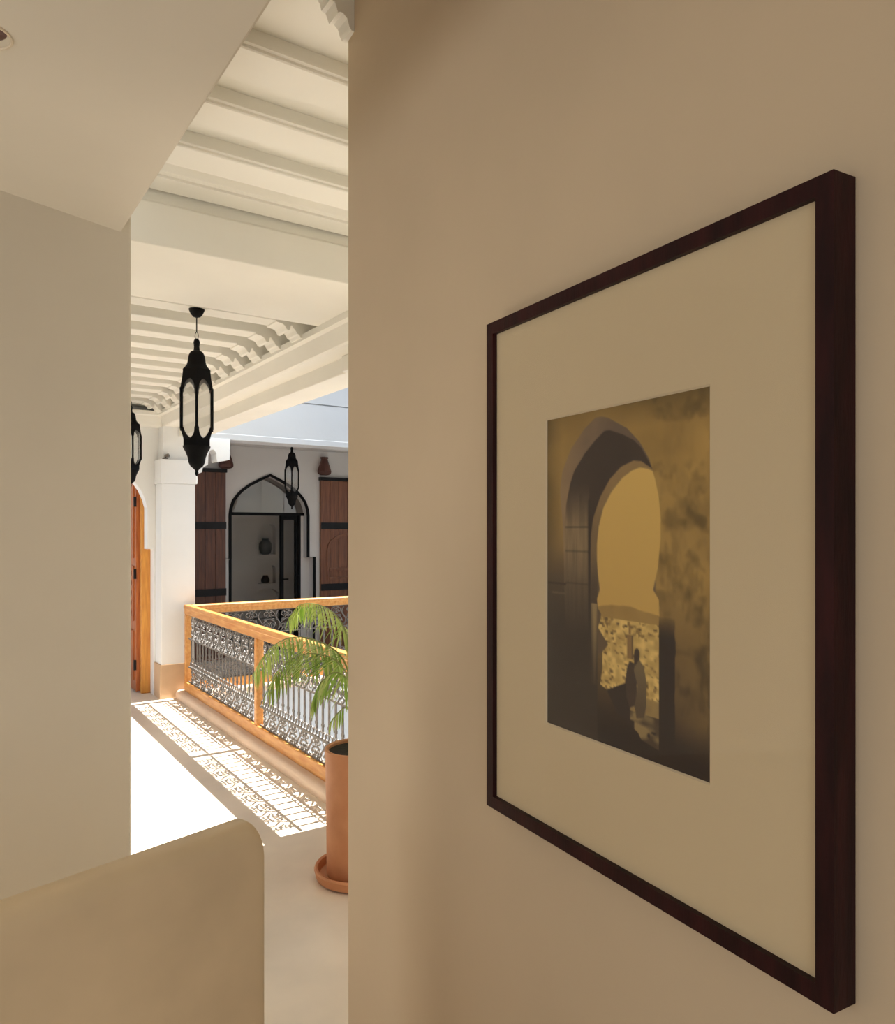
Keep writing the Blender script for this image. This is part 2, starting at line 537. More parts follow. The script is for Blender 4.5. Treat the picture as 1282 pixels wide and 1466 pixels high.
# far side: upper wall, gallery roof, far wall
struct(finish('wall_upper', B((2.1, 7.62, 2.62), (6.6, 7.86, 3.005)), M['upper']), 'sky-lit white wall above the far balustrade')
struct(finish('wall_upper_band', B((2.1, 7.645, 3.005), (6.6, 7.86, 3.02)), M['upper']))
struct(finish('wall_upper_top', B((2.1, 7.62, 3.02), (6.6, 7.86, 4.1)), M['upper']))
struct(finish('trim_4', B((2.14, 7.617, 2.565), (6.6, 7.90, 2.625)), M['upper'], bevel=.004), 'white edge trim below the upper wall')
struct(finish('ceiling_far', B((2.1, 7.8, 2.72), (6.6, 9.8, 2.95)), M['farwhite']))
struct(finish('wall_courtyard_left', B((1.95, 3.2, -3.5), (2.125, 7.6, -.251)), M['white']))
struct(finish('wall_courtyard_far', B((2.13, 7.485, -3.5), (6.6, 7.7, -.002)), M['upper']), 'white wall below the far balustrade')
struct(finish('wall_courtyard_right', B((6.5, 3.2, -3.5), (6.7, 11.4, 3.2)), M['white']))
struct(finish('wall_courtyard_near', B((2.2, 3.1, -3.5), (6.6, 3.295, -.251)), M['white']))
struct(finish('wall_courtyard_lintel', B((2.25, 3.1, 2.56), (4.0, 3.3, 3.9)), M['white']))  # cut short along with the bay roof to let the sun in

FC, FH, FH2 = 3.637, .535, .625
fa = [(.535, 1.84), (.525, 1.92), (.49, 2.02), (.43, 2.10), (.375, 2.155), (.28, 2.225), (.15, 2.295), (0, 2.365)]
fcont = [(FC + FH2, 0), (FC + FH2, 1.265), (FC + FH, 1.265)] + [(FC + a_, z_) for a_, z_ in fa] + \
        [(FC - a_, z_) for a_, z_ in reversed(fa[:-1])] + [(FC - FH, 1.265), (FC - FH2, 1.265), (FC - FH2, 0)]
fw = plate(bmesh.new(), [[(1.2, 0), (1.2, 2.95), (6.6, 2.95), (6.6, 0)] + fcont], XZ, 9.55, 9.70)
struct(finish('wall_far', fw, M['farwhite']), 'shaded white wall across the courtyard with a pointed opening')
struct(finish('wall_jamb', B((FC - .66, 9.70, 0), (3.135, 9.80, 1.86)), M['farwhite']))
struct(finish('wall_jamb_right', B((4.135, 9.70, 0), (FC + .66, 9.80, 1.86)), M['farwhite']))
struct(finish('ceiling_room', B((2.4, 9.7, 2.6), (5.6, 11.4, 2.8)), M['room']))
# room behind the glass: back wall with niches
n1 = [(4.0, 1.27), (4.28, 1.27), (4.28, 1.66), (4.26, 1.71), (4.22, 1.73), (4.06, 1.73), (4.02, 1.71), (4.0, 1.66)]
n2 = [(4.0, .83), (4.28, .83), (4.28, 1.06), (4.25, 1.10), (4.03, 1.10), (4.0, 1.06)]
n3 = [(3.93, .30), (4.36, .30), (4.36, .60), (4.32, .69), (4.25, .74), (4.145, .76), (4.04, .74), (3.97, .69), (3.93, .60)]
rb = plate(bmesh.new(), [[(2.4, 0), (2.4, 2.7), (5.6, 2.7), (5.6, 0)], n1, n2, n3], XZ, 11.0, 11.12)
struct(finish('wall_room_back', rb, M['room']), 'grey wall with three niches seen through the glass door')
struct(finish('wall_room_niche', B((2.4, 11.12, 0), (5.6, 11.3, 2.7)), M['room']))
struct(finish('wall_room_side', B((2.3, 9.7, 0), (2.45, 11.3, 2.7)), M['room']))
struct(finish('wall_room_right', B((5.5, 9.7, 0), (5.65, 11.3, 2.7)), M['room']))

# ------------------------------------------------------------------ framed print on the right wall
FA = Vector((0.80652, 1.06765, 0))          # front face, far edge of the frame
FWD, FHT, FZ0, FZ1 = .660, .85, 1.1625, 2.0125

def FP(s, z, d):
    """s: metres from the far edge towards the camera, d: depth behind the frame's front"""
    p = FA - T * s - N * d
    return (p.x, p.y, z)
pic = tag(empty('framed_picture', FP(FWD / 2, FZ0, .036)), 'large dark mahogany frame with sepia arch print on the beige wall', 'picture frame')
fwid = .0205
def rail(q, d0=0.0, d1=.036):
    return plate(bmesh.new(), [q], FP, d0, d1)
o0, o1, i0, i1 = 0, FWD, fwid, FWD - fwid
finish('frame_rail', rail([(o0, FZ1), (o1, FZ1), (i1, FZ1 - fwid), (i0, FZ1 - fwid)]), M['mahogany'], pic)
finish('frame_rail', rail([(o0, FZ0), (o1, FZ0), (i1, FZ0 + fwid), (i0, FZ0 + fwid)]), M['mahogany'], pic)
finish('frame_stile', rail([(o0, FZ0), (o0, FZ1), (i0, FZ1 - fwid), (i0, FZ0 + fwid)]), M['mahogany'], pic)
finish('frame_stile', rail([(o1, FZ0), (o1, FZ1), (i1, FZ1 - fwid), (i1, FZ0 + fwid)]), M['mahogany'], pic)
S0, S1, ZT, ZB = .1631, .4944, 1.8250, 1.3419
mt = plate(bmesh.new(), [[(i0 - .003, FZ0 + fwid - .003), (i1 + .003, FZ0 + fwid - .003), (i1 + .003, FZ1 - fwid + .003), (i0 - .003, FZ1 - fwid + .003)],
                         [(S0, ZB), (S0, ZT), (S1, ZT), (S1, ZB)]], FP, .0085, .0105)
finish('mat_board', mt, M['mat'], pic)
bv = bmesh.new()
e = .0022
for (q0, q1, r0, r1) in (((S0, ZB), (S0, ZT), (S0 + e, ZB + e), (S0 + e, ZT - e)), ((S0, ZT), (S1, ZT), (S0 + e, ZT - e), (S1 - e, ZT - e)),
                         ((S1, ZT), (S1, ZB), (S1 - e, ZT - e), (S1 - e, ZB + e)), ((S1, ZB), (S0, ZB), (S1 - e, ZB + e), (S0 + e, ZB + e))):
    v = [bv.verts.new(FP(*q0, .0084)), bv.verts.new(FP(*q1, .0084)), bv.verts.new(FP(*r1, .0108)), bv.verts.new(FP(*r0, .0108))]
    bv.faces.new(v)
finish('mat_bevel', bv, M['matcut'], pic)
finish('backing', plate(bmesh.new(), [[(i0 - .003, FZ0 + fwid), (i1 + .003, FZ0 + fwid), (i1 + .003, FZ1 - fwid), (i0 - .003, FZ1 - fwid)]], FP, .0125, .034), M['midwood'], pic)
finish('glass', plate(bmesh.new(), [[(i0 - .002, FZ0 + fwid - .002), (i1 + .002, FZ0 + fwid - .002), (i1 + .002, FZ1 - fwid + .002), (i0 - .002, FZ1 - fwid + .002)]],
                      FP, .0045, .0065), M['picglass'], pic)

# the printed image: a stone arch, a pale sky, a town below and a robed figure on the steps
def vnoise(x, y, seed):
    rng = np.random.RandomState(seed)
    g = rng.rand(128, 128)
    xi, yi = np.floor(x).astype(int), np.floor(y).astype(int)
    fx, fy = x - xi, y - yi
    fx, fy = fx * fx * (3 - 2 * fx), fy * fy * (3 - 2 * fy)
    G = lambda a_, b_: g[a_ % 128, b_ % 128]
    return (G(xi, yi) * (1 - fx) + G(xi + 1, yi) * fx) * (1 - fy) + (G(xi, yi + 1) * (1 - fx) + G(xi + 1, yi + 1) * fx) * fy

def fbm(x, y, seed):
    return (vnoise(x, y, seed) + .5 * vnoise(2 * x, 2 * y, seed + 1) + .25 * vnoise(4 * x, 4 * y, seed + 2)) / 1.75

def inside(U, V, poly):
    r = np.zeros(U.shape, bool)
    n = len(poly)
    for i in range(n):
        (x0, y0), (x1, y1) = poly[i], poly[(i + 1) % n]
        if y0 == y1:
            continue
        c = ((V >= y0) != (V >= y1)) & (U < x0 + (V - y0) * (x1 - x0) / (y1 - y0))
        r ^= c
    return r

def paint(U, V):
    asp = 1.46
    c = np.zeros(U.shape + (3,))
    def put(mask, col):
        c[mask] = (np.asarray(col)[mask] if np.ndim(col) == 3 else np.array(col, float))
    def mixc(a_, b_, t):
        t = np.clip(t, 0, 1)[..., None]
        return np.array(a_, float) * (1 - t) + np.array(b_, float) * t
    n1_, n2_ = fbm(U * 5, V * asp * 5, 1), fbm(U * 14, V * asp * 14, 7)
    wall = mixc((112, 88, 48), (134, 106, 58), (n1_ - .25) * 2)
    n3_ = fbm(U * 22, V * 16, 17)
    wall = wall * (1 - .22 * np.clip((n2_ - .52) * 4, 0, 1) * (U > .7) - .22 * np.clip((n3_ - .5) * 4, 0, 1) * (U > .7) * np.clip(V * 1.6, 0, 1))[..., None]
    wall = wall * (1 - .30 * np.clip((.12 - U) / .12, 0, 1) - .25 * np.clip((.08 - V) / .08, 0, 1) * (.3 + U))[..., None]
    dk = np.clip((V - .52) / .42, 0, 1) * (.45 + .55 * np.clip((1.0 - U) / .25, 0, 1))
    c[:] = mixc(wall, (30, 22, 22), dk * .95)
    c[:] = np.where((V > .86)[..., None], mixc(c, (27, 20, 22), (V - .86) / .1), c)
    left = (U < .36) & (V > .5)
    put(left, mixc((80, 65, 46), (42, 35, 32), (V - .5) / .22 + .3 * (n2_ - .5)))
    put((U < .15) & (V > .3) & ~left, mixc(c, (80, 64, 44), (V - .3) / .2))
    outer = [(.149, .76), (.126, .358), (.102, .237), (.12, .177), (.184, .11), (.28, .054), (.356, .026), (.398, .026), (.439, .034),
             (.556, .074), (.631, .119), (.684, .168), (.715, .222), (.72, .60)]
    inner = [(.149, .76), (.141, .358), (.149, .283), (.179, .219), (.207, .181), (.28, .131), (.356, .093), (.413, .071), (.449, .071),
             (.528, .089), (.594, .11), (.64, .135), (.689, .182), (.704, .2), (.71, .60)]
    rim = [(.318, .76), (.324, .382), (.34, .33), (.387, .265), (.449, .215), (.518, .182), (.594, .168), (.64, .172), (.702, .197),
           (.715, .222), (.715, .60)]
    put(inside(U, V, outer), mixc((108, 88, 66), (78, 64, 54), (U - .12) / .35 + .4 * (n2_ - .5)))
    inn = inside(U, V, inner)
    put(inn, mixc((46, 36, 33), (40, 32, 31), n1_))
    jamb = inn & (U < .315) & (V > .2)
    put(jamb, mixc((44, 35, 32), (96, 80, 60), (V - .22) / .14 * (.8 + .4 * n2_) - np.clip((V - .45) / .12, 0, 1) * .35))
    jl = jamb & ((np.abs(V - .355) < .003) | (np.abs(V - .43) < .003) | (np.abs(V - .53) < .003))
    put(jl, c * .72)
    put((np.abs(U - .314) < .008) & (V > .27), (38, 31, 30))
    grain = inn & (U < .305) & (V > .25)
    put(grain, c * (.88 + .24 * vnoise(U * 130, V * 9, 51))[..., None])
    put(inside(U, V, rim) & (U < .74), mixc((110, 88, 58), (74, 60, 46), (V - .2) / .35 + .5 * (n2_ - .5)))
    put((U < .149) & (np.abs(V - .536) < .004), (44, 34, 30))
    put((U < .149) & (np.abs(V - .566) < .003) & (U > .04), (112, 94, 68))
    lo_ = (U < .37) & (V > .42)
    put(lo_, mixc(c, (40, 33, 31), (V - .42) / .27 + .12 * (n2_ - .5)))
    sky = [(.366, .571), (.385, .542), (.372, .496), (.366, .453), (.366, .406), (.377, .354), (.408, .298), (.459, .253), (.528, .214),
           (.585, .196), (.631, .189), (.676, .195), (.702, .202), (.715, .222), (.737, .274), (.747, .333), (.745, .393), (.732, .466),
           (.706, .527), (.737, .552), (.741, .603), (.737, .624), (.739, .961), (.64, .947), (.62, .93), (.498, .897), (.429, .834),
           (.387, .823), (.403, .772), (.403, .725), (.439, .701), (.387, .665), (.372, .655), (.387, .637), (.393, .613), (.372, .598)]
    sk = inside(U, V, sky)
    put(sk, mixc((162, 132, 74), (150, 120, 66), (V - .2) / .4))
    # column left of the opening
    colm = (U > .325) & (U < .368) & (V > .585) & (V < .83)
    put(colm, mixc((112, 94, 66), (48, 40, 34), (V - .60) / .22 + .5 * np.abs((U - .35) / .02) - .2))
    hill = sk & (V > .598 - .012 * np.sin((U - .36) * 9) - .01 * n2_)
    put(hill, mixc((128, 102, 58), (112, 88, 50), n2_))
    town = sk & (V > .622)
    blk = vnoise(np.floor(U * 60 + 3 * n1_) * 3.7, np.floor(V * 130 + 2 * n2_) * 5.3, 21)
    blk = .6 * blk + .4 * vnoise(U * 60, V * 120, 44)
    tt = mixc((140, 114, 66), (172, 145, 88), (vnoise(U * 40, V * 70, 12) - .2) * 1.6)
    put(town, tt)
    put(town & (blk > .66), mixc((122, 98, 58), (100, 78, 46), n1_))
    put(town & (blk > .77), (80, 63, 40))
    put(town & (V > .83), mixc((128, 106, 66), (88, 70, 46), n2_))
    mn = (U > .556) & (U < .592) & (V > .66) & (V < .73) | (U > .566) & (U < .58) & (V > .635) & (V < .66)
    put(mn, (104, 80, 50))
    put(mn & (U > .584), (74, 58, 40))
    grd = sk & (V > .835 - (U - .43) * .30) & (U < .575) | sk & (V > .90 + .0 * U) & (U < .60) | sk & (V > .915) & (n2_ < .5) & (V < .94)
    put(grd, (36, 28, 28))
    steps = sk & (V > .875) & (U > .5) & ~grd
    put(steps, mixc((110, 92, 62), (52, 42, 34), (vnoise(U * 26, V * 60, 33) - .3) * 2.2))
    rob1 = [(.547, .79), (.556, .755), (.572, .735), (.60, .74), (.615, .79), (.61, .855), (.572, .868), (.552, .84)]
    rob2 = [(.605, .735), (.628, .725), (.655, .745), (.668, .78), (.668, .85), (.655, .885), (.612, .892), (.60, .86), (.618, .80), (.596, .76)]
    head = [(.596, .715), (.603, .699), (.618, .694), (.630, .704), (.628, .725), (.605, .745), (.597, .74)]
    put(inside(U, V, rob1), (50, 40, 36))
    put(inside(U, V, rob2), mixc((88, 74, 54), (66, 54, 42), (V - .74) / .12))
    put(inside(U, V, head), (48, 38, 34))
    sh = (U > .738) & (U < .812 + .02 * n2_) & (V > .60)
    put(sh, mixc(c, (30, 23, 24), (V - .59) / .06 * .9))
    return c

def make_print():
    nx, ny, ss = 200, 300, 3
    ink = np.zeros((ny + 1, nx + 1, 3))
    u0, v0 = np.meshgrid(np.linspace(0, 1, nx + 1), np.linspace(0, 1, ny + 1))
    for a_ in range(ss):
        for b_ in range(ss):
            du, dv = (a_ - 1) / ss / nx, (b_ - 1) / ss / ny
            ink += paint(np.clip(u0 + du, 0, 1), np.clip(v0 + dv, 0, 1))
    ink /= ss * ss
    ink = ink / 255.0
    lin = np.where(ink <= .04045, ink / 12.92, ((ink + .055) / 1.055) ** 2.4)
    lin = np.clip((lin * PRINT_GAIN - .010) * np.array([.98, 1.02, 1.03]), .004, .95)
    org = ORG[pic.name]
    verts = []
    for j in range(ny + 1):
        z = ZT - (ZT - ZB) * j / ny
        for i in range(nx + 1):
            p = FP(S0 + (S1 - S0) * i / nx, z, .0112)
            verts.append((p[0] - org.x, p[1] - org.y, p[2] - org.z))
    faces = [(j * (nx + 1) + i, j * (nx + 1) + i + 1, (j + 1) * (nx + 1) + i + 1, (j + 1) * (nx + 1) + i) for j in range(ny) for i in range(nx)]
    me = bpy.data.meshes.new('print')
    me.from_pydata(verts, [], faces)
    at = me.color_attributes.new('ink', 'FLOAT_COLOR', 'POINT')
    buf = np.ones((len(verts), 4), np.float32)
    buf[:, :3] = lin.reshape(-1, 3)
    at.data.foreach_set('color', buf.ravel())
    me.materials.append(M['print'])
    o = bpy.data.objects.new('print', me)
    COL.objects.link(o)
    o.parent = pic
    o['label'] = 'sepia photograph of a robed figure beyond a stone arch'
    ORG[o.name] = org.copy()
PRINT_GAIN = 1.95
make_print()

# ------------------------------------------------------------------ balustrades
RT, RTB, RB, RB0 = .914, .825, .166, .076      # top rail top/bottom, bottom rail top, its base

def spiral(cx, cz, r0, r1, a0, turns, n=16):
    return [(cx + (r0 + (r1 - r0) * k / n) * math.cos(a0 + turns * 2 * math.pi * k / n),
             cz + (r0 + (r1 - r0) * k / n) * math.sin(a0 + turns * 2 * math.pi * k / n)) for k in range(n + 1)]

CELL = .19
def scroll_mesh(u0, z0, h, fn, d0, d1):
    """one scrollwork cell, CELL wide and h tall, its left bottom at u0, z0"""
    bm = bmesh.new()
    w = .0095
    k = h / .24
    S = lambda pts: [(u0 + p[0], z0 + p[1] * k) for p in pts]
    # S bar through the middle
    s = [(.095 + .024 * math.sin(t * 2 * math.pi / 12), .02 + .2 * t / 12) for t in range(13)]
    ribbon(bm, S(s), .012, fn, d0, d1)
    for sx in (-1, 1):
        m = lambda pts: S([(.095 + sx * (p[0]), p[1]) for p in pts])
        ribbon(bm, m([(0.095 + (q[0] - .0) * 1, q[1]) for q in spiral(-.034, .185, .036, .010, -1.2, 1.35)]), w, fn, d0, d1)
        ribbon(bm, m([(0.095 + q[0], q[1]) for q in spiral(-.034, .062, .036, .010, 1.2, -1.35)]), w, fn, d0, d1)
        ribbon(bm, m([(.018, .06), (.03, .09), (.052, .118), (.072, .13), (.095, .135)]), w, fn, d0, d1)
        ribbon(bm, m([(.095, .0), (.082, .02), (.07, .032), (.05, .03), (.038, .012), (.03, 0)]), w, fn, d0, d1)
        ribbon(bm, m([(.095, .24), (.08, .222), (.062, .226), (.05, .24)]), w, fn, d0, d1)
        ribbon(bm, m(spiral(.055, .124, .013, .013, 0, 1, 8)[:-1]), w * .8, fn, d0, d1, closed=True)
    return bm

def iron_panel(parent, u0, u1, fn, d, shift):
    """an iron panel between two posts: rods, bars, ring row and scroll cells"""
    d0, d1 = d - .004, d + .004
    frame = bmesh.new()
    for z in (RTB - .003, .59, .312, RB + .004):
        ribbon(frame, [(u0, z), (u1, z)], .014, fn, d0 - .002, d1 + .002)
    pan = finish('iron_panel', frame, M['iron'], parent)
    n = int((u1 - u0) / CELL)
    off = ((u1 - u0) - n * CELL) / 2
    top = finish('scroll', scroll_mesh(u0 + off, .592, .230, fn, d0, d1), M['iron'], pan)
    bot = finish('scroll', scroll_mesh(u0 + off, .170, .139, fn, d0, d1), M['iron'], pan)
    for k in range(1, n):
        clone(top, pan, shift(k * CELL))
        clone(bot, pan, shift(k * CELL))
    nb = int((u1 - u0) / .095)
    ob = ((u1 - u0) - (nb - 1) * .095) / 2
    bb = bmesh.new()
    ribbon(bb, [(u0 + ob, .366), (u0 + ob, .59)], .019, fn, d0, d1)
    ribbon(bb, [(u0 + ob - .015, .405), (u0 + ob + .015, .405)], .018, fn, d0 - .001, d1 + .001)
    bar = finish('bar', bb, M['iron'], pan)
    rg = bmesh.new()
    for q in (-.0235, .0235):
        ribbon(rg, [(u0 + ob + q + .022 * math.cos(t * math.pi / 5), .342 + .024 * math.sin(t * math.pi / 5)) for t in range(10)], .0075, fn, d0, d1, closed=True)
    ring = finish('ring_pair', rg, M['iron'], pan)
    for k in range(1, nb):
        clone(bar, pan, shift(k * .095))
        clone(ring, pan, shift(k * .095))
    return pan

RX = 2.03
RY = 7.515
bal = tag(empty('balustrade', (RX, 5.6, RB0)), 'long honey wood balustrade with iron scrollwork along the sunlit gallery', 'balustrade')
# moulded top rail, running along Y
tr = [(RX - .034, RT - .010), (RX - .026, RT), (RX + .026, RT), (RX + .034, RT - .010), (RX + .034, RT - .032), (RX + .027, RT - .042), (RX + .027, RTB),
      (RX - .027, RTB), (RX - .027, RT - .042), (RX - .034, RT - .032)]
finish('top_rail', plate(bmesh.new(), [tr], lambda u, v, d: (u, d, v), 3.80, RY + .034), M['honey'], bal)
finish('bottom_rail', B((RX - .03, 3.80, RB0), (RX + .03, RY + .03, RB)), M['honey'], bal, bevel=.006)
for yy in (RY, 5.56, 3.828):
    finish('post', B((RX - .029, yy - .029, RB), (RX + .029, yy + .029, RTB)), M['honey'], bal, bevel=.008)
iron_panel(bal, 5.592, RY - .032, lambda u, v, d: (d, u, v), RX, lambda s: (0, s, 0))
iron_panel(bal, 3.866, 5.528, lambda u, v, d: (d, u, v), RX, lambda s: (0, s, 0))

bal2 = tag(empty('balustrade', (4.2, RY, RB0)), 'far honey wood balustrade crossing in front of the dark glass door', 'balustrade')
tr2 = [(RY + (p[0] - RX), p[1]) for p in tr]
finish('top_rail', plate(bmesh.new(), [tr2], lambda u, v, d: (d, u, v), RX + .036, 6.45), M['honey'], bal2)
finish('bottom_rail', B((RX + .034, RY - .03, RB0), (6.45, RY + .03, RB)), M['honey'], bal2, bevel=.006)
for xx in (4.25, 6.42):
    finish('post', B((xx - .032, RY - .032, RB), (xx + .032, RY + .032, RTB)), M['honey'], bal2, bevel=.008)
iron_panel(bal2, RX + .034, 4.216, lambda u, v, d: (u, d, v), RY, lambda s: (s, 0, 0))
iron_panel(bal2, 4.284, 6.386, lambda u, v, d: (u, d, v), RY, lambda s: (s, 0, 0))

# ------------------------------------------------------------------ lanterns
def lantern(x, y, ztop, drop, label, ang, canopy=True, s=1.0):
    """ztop: ceiling height; the lantern body hangs `drop` below it"""
    q = .000681 * s
    zb = ztop - drop
    root = tag(empty('hanging_lantern', (x, y, zb - 1105 * q)), label, 'lantern', 'black iron gallery lanterns')
    c = (x, y, zb)
    Z_ = lambda v: -(v - 285) * q          # zoom rows to metres below the hook
    if canopy:
        finish('canopy', lathe(bmesh.new(), [(62 * q, drop - .001), (62 * q, drop - 6 * q), (50 * q, drop - 35 * q), (30 * q, drop - 60 * q), (8 * q, drop - 68 * q)], c, 20), M['black'], root, smooth=True)
        finish('rod', tube(bmesh.new(), [(x, y, ztop - 60 * q), (x, y, zb + 55 * q)], 4.5 * q, 6), M['black'], root)
    else:
        finish('rod', tube(bmesh.new(), [(x, y, ztop), (x, y, zb + 55 * q)], 4.5 * q, 6), M['black'], root)
    ring = [(x + -13 * q * math.cos(t * math.pi / 6) * math.sin(ang), y + 13 * q * math.cos(t * math.pi / 6) * math.cos(ang), zb + 26 * q + 32 * q * math.sin(t * math.pi / 6)) for t in range(12)]
    finish('hook_ring', tube(bmesh.new(), ring, 3.2 * q, 5, closed=True), M['black'], root)
    h = 6
    k = 1 / math.cos(math.pi / 6)
    R_ = lambda w: w * q * k
    up = [(8, 280), (20, 292), (26, 312), (22, 345), (25, 380)]
    dome = [(26, 378), (46, 390), (58, 415), (63, 440), (66, 470), (72, 492), (88, 515), (103, 535)]
    finish('finial', lathe(bmesh.new(), [(a_ * q, Z_(b_)) for a_, b_ in up], c, 12), M['black'], root, smooth=True)
    finish('dome', lathe(bmesh.new(), [(a_ * q * 1.06, Z_(b_)) for a_, b_ in dome], c, 12, ang), M['black'], root, smooth=True)
    # crown and basket plates with lancet cut-outs, six faces
    ap = lambda w: w * q
    top_p, bot_p, glass_p = bmesh.new(), bmesh.new(), []
    W = 123.0
    for i in range(h):
        t0 = ang + 2 * math.pi * i / h
        t1 = ang + 2 * math.pi * (i + 1) / h
        def pt(f, v, w, inset=0.0):
            r = (w * k - inset) * q
            p0_ = (math.cos(t0) * r, math.sin(t0) * r)
            p1_ = (math.cos(t1) * r, math.sin(t1) * r)
            return (x + p0_[0] + (p1_[0] - p0_[0]) * f, y + p0_[1] + (p1_[1] - p0_[1]) * f, zb + Z_(v))
        e_ = .145
        wid = lambda v: 103 if v <= 560 else (103 + (v - 560) / 130 * (W - 103) if v < 690 else (W if v < 1010 else max(100, W - (v - 1010) / 80 * 23)))
        # upper lancet edge (from left post to right post)
        lan = [(e_, 700), (e_ + .02, 670), (e_ + .09, 645), (.35, 627), (.5, 615), (.65, 627), (1 - e_ - .09, 645), (1 - e_ - .02, 670), (1 - e_, 700)]
        for dd in (0, 9):
            rows = [[top_p.verts.new(pt(f, 535, 103, dd)) for f, v in lan], [top_p.verts.new(pt(f, min(v - 25, 600), wid(min(v - 25, 600)), dd)) for f, v in lan],
                    [top_p.verts.new(pt(f, v, wid(v), dd)) for f, v in lan]]
            for ra, rb_ in zip(rows, rows[1:]):
                for m_ in range(len(lan) - 1):
                    top_p.faces.new([ra[m_], ra[m_ + 1], rb_[m_ + 1], rb_[m_]])
            for (fa_, fb_) in ((0, e_), (1 - e_, 1)):
                st_ = [535, 600, 640, 690, 705]
                for va_, vb_ in zip(st_, st_[1:]):
                    top_p.faces.new([top_p.verts.new(pt(f, v, wid(v), dd)) for f, v in ((fa_, va_), (fb_, va_), (fb_, vb_), (fa_, vb_))])
        lanb = [(f, 1010 + (v - 700) * -.93) for f, v in lan]
        for dd in (0, 9):
            rows = [[bot_p.verts.new(pt(f, v, wid(v), dd)) for f, v in lanb], [bot_p.verts.new(pt(f, max(v + 20, 1095), 100, dd)) for f, v in lanb],
                    [bot_p.verts.new(pt(f, 1150, 100, dd)) for f, v in lanb]]
            for ra, rb_ in zip(rows, rows[1:]):
                for m_ in range(len(lan) - 1):
                    bot_p.faces.new([ra[m_], ra[m_ + 1], rb_[m_ + 1], rb_[m_]])
            for (fa_, fb_) in ((0, e_), (1 - e_, 1)):
                st_ = [1005, 1040, 1090, 1150]
                for va_, vb_ in zip(st_, st_[1:]):
                    bot_p.faces.new([bot_p.verts.new(pt(f, v, wid(v), dd)) for f, v in ((fa_, va_), (fb_, va_), (fb_, vb_), (fa_, vb_))])
        po = bmesh.new()
        r_ = (W * k - 7) * q
        tube(po, [(x + math.cos(t0) * r_, y + math.sin(t0) * r_, zb + Z_(v)) for v in (690, 1020)], 12 * q, 6)
        finish('corner_post', po, M['black'], root)
        gp = bmesh.new()
        gp.faces.new([gp.verts.new(pt(f, v, wid(v), 16)) for f, v in ((.05, 620), (.95, 620), (.95, 690), (.05, 690))])
        gp.faces.new([gp.verts.new(pt(f, v, W, 16)) for f, v in ((.05, 690), (.95, 690), (.95, 1010), (.05, 1010))])
        gp.faces.new([gp.verts.new(pt(f, v, wid(v), 16)) for f, v in ((.05, 1010), (.95, 1010), (.95, 1085), (.05, 1085))])
        finish('glass_pane', gp, M['lampglass'], root)
    finish('crown', top_p, M['black'], root)
    finish('basket', bot_p, M['black'], root)
    low = [(102, 1148), (98, 1165), (84, 1190), (66, 1238), (60, 1280), (46, 1310), (18, 1335), (10, 1350), (14, 1362), (10, 1378), (3, 1390)]
    finish('lower_bowl', lathe(bmesh.new(), [(a_ * q * 1.06, Z_(b_)) for a_, b_ in low], c, 12, ang), M['black'], root, smooth=True)
    return root

to_cam = lambda x, y: math.atan2(-y, -x)
lantern(1.182, 4.205, 2.86, .165, 'nearest black iron lantern with glass panes under the gallery joists', to_cam(1.182, 4.2))
lantern(1.467, 7.34, 2.86, .073, 'black iron lantern half hidden behind the left wall edge', to_cam(1.467, 7.34) + .2, canopy=False)
lantern(3.551, 8.6, 2.72, .075, 'small far black lantern hanging before the pointed glass door', to_cam(3.551, 8.6), canopy=False)

# ------------------------------------------------------------------ open cedar door at the gallery end
dr = tag(empty('cedar_door', (1.745, 8.1, 0)), 'open orange cedar door with carved panel beyond the white column', 'door')
finish('door_frame', B((1.70, 8.002, 0.0), (1.86, 8.07, 2.4)), M['yellowwood'], dr, bevel=.006)
leaf = finish('door_leaf', B((1.665, 8.075, 0.012), (1.705, 8.84, 2.35)), M['orange'], dr, bevel=.004)
for z0, z1 in ((.12, .62), (.72, 1.28), (1.36, 2.2)):
    pnl = plate(bmesh.new(), [[(8.15, z0), (8.76, z0), (8.76, z1), (8.15, z1)], [(8.19, z0 + .04), (8.19, z1 - .04), (8.72, z1 - .04), (8.72, z0 + .04)]],
                lambda u, v, d: (d, u, v), 1.653, 1.667)
    finish('panel_moulding', pnl, M['orange'], leaf)
for i in range(5):
    zz = .80 + i * .1
    o = finish('carved_rosette', lathe(bmesh.new(), [(.040, -.004), (.034, .006), (.02, .004), (.012, .012)], (0, 0, 0), 8), M['darkwood'], leaf)
    off = ORG[leaf.name]
    for v in o.data.vertices:
        c_ = v.co + off
        v.co = Vector((1.664 - c_.z, 8.32 + c_.x, zz + c_.y)) - off
for zz in (.28, 1.20, 1.93):
    finish('hinge', B((1.645, 8.068, zz - .05), (1.668, 8.095, zz + .05)), M['strap'], dr)

# ------------------------------------------------------------------ glass door, iron trim and shutters across the courtyard
gd = tag(empty('glass_door', (FC, 9.74, 0)), 'black framed glass door with pointed fanlight across the courtyard', 'door')
def bar(name, lo, hi, parent=gd):
    return finish(name, B(lo, hi), M['black'], parent)
bar('transom', (FC - .535, 9.665, 1.835), (FC + .535, 9.73, 1.875))
bar('frame_post', (3.135, 9.70, 0), (3.175, 9.76, 1.835))
bar('frame_post', (4.10, 9.70, 0), (4.135, 9.76, 1.835))
sd = bar('side_door', (3.845, 9.69, 0), (3.885, 9.75, 1.835))
bar('door_stile', (4.055, 9.69, 0), (4.085, 9.75, 1.835), sd)
bar('door_head', (3.885, 9.69, 1.78), (4.055, 9.75, 1.835), sd)
finish('door_handle', tube(bmesh.new(), [(3.865, 9.68, .98), (3.865, 9.64, .98), (3.93, 9.64, .98)], .010, 6), M['black'], sd)
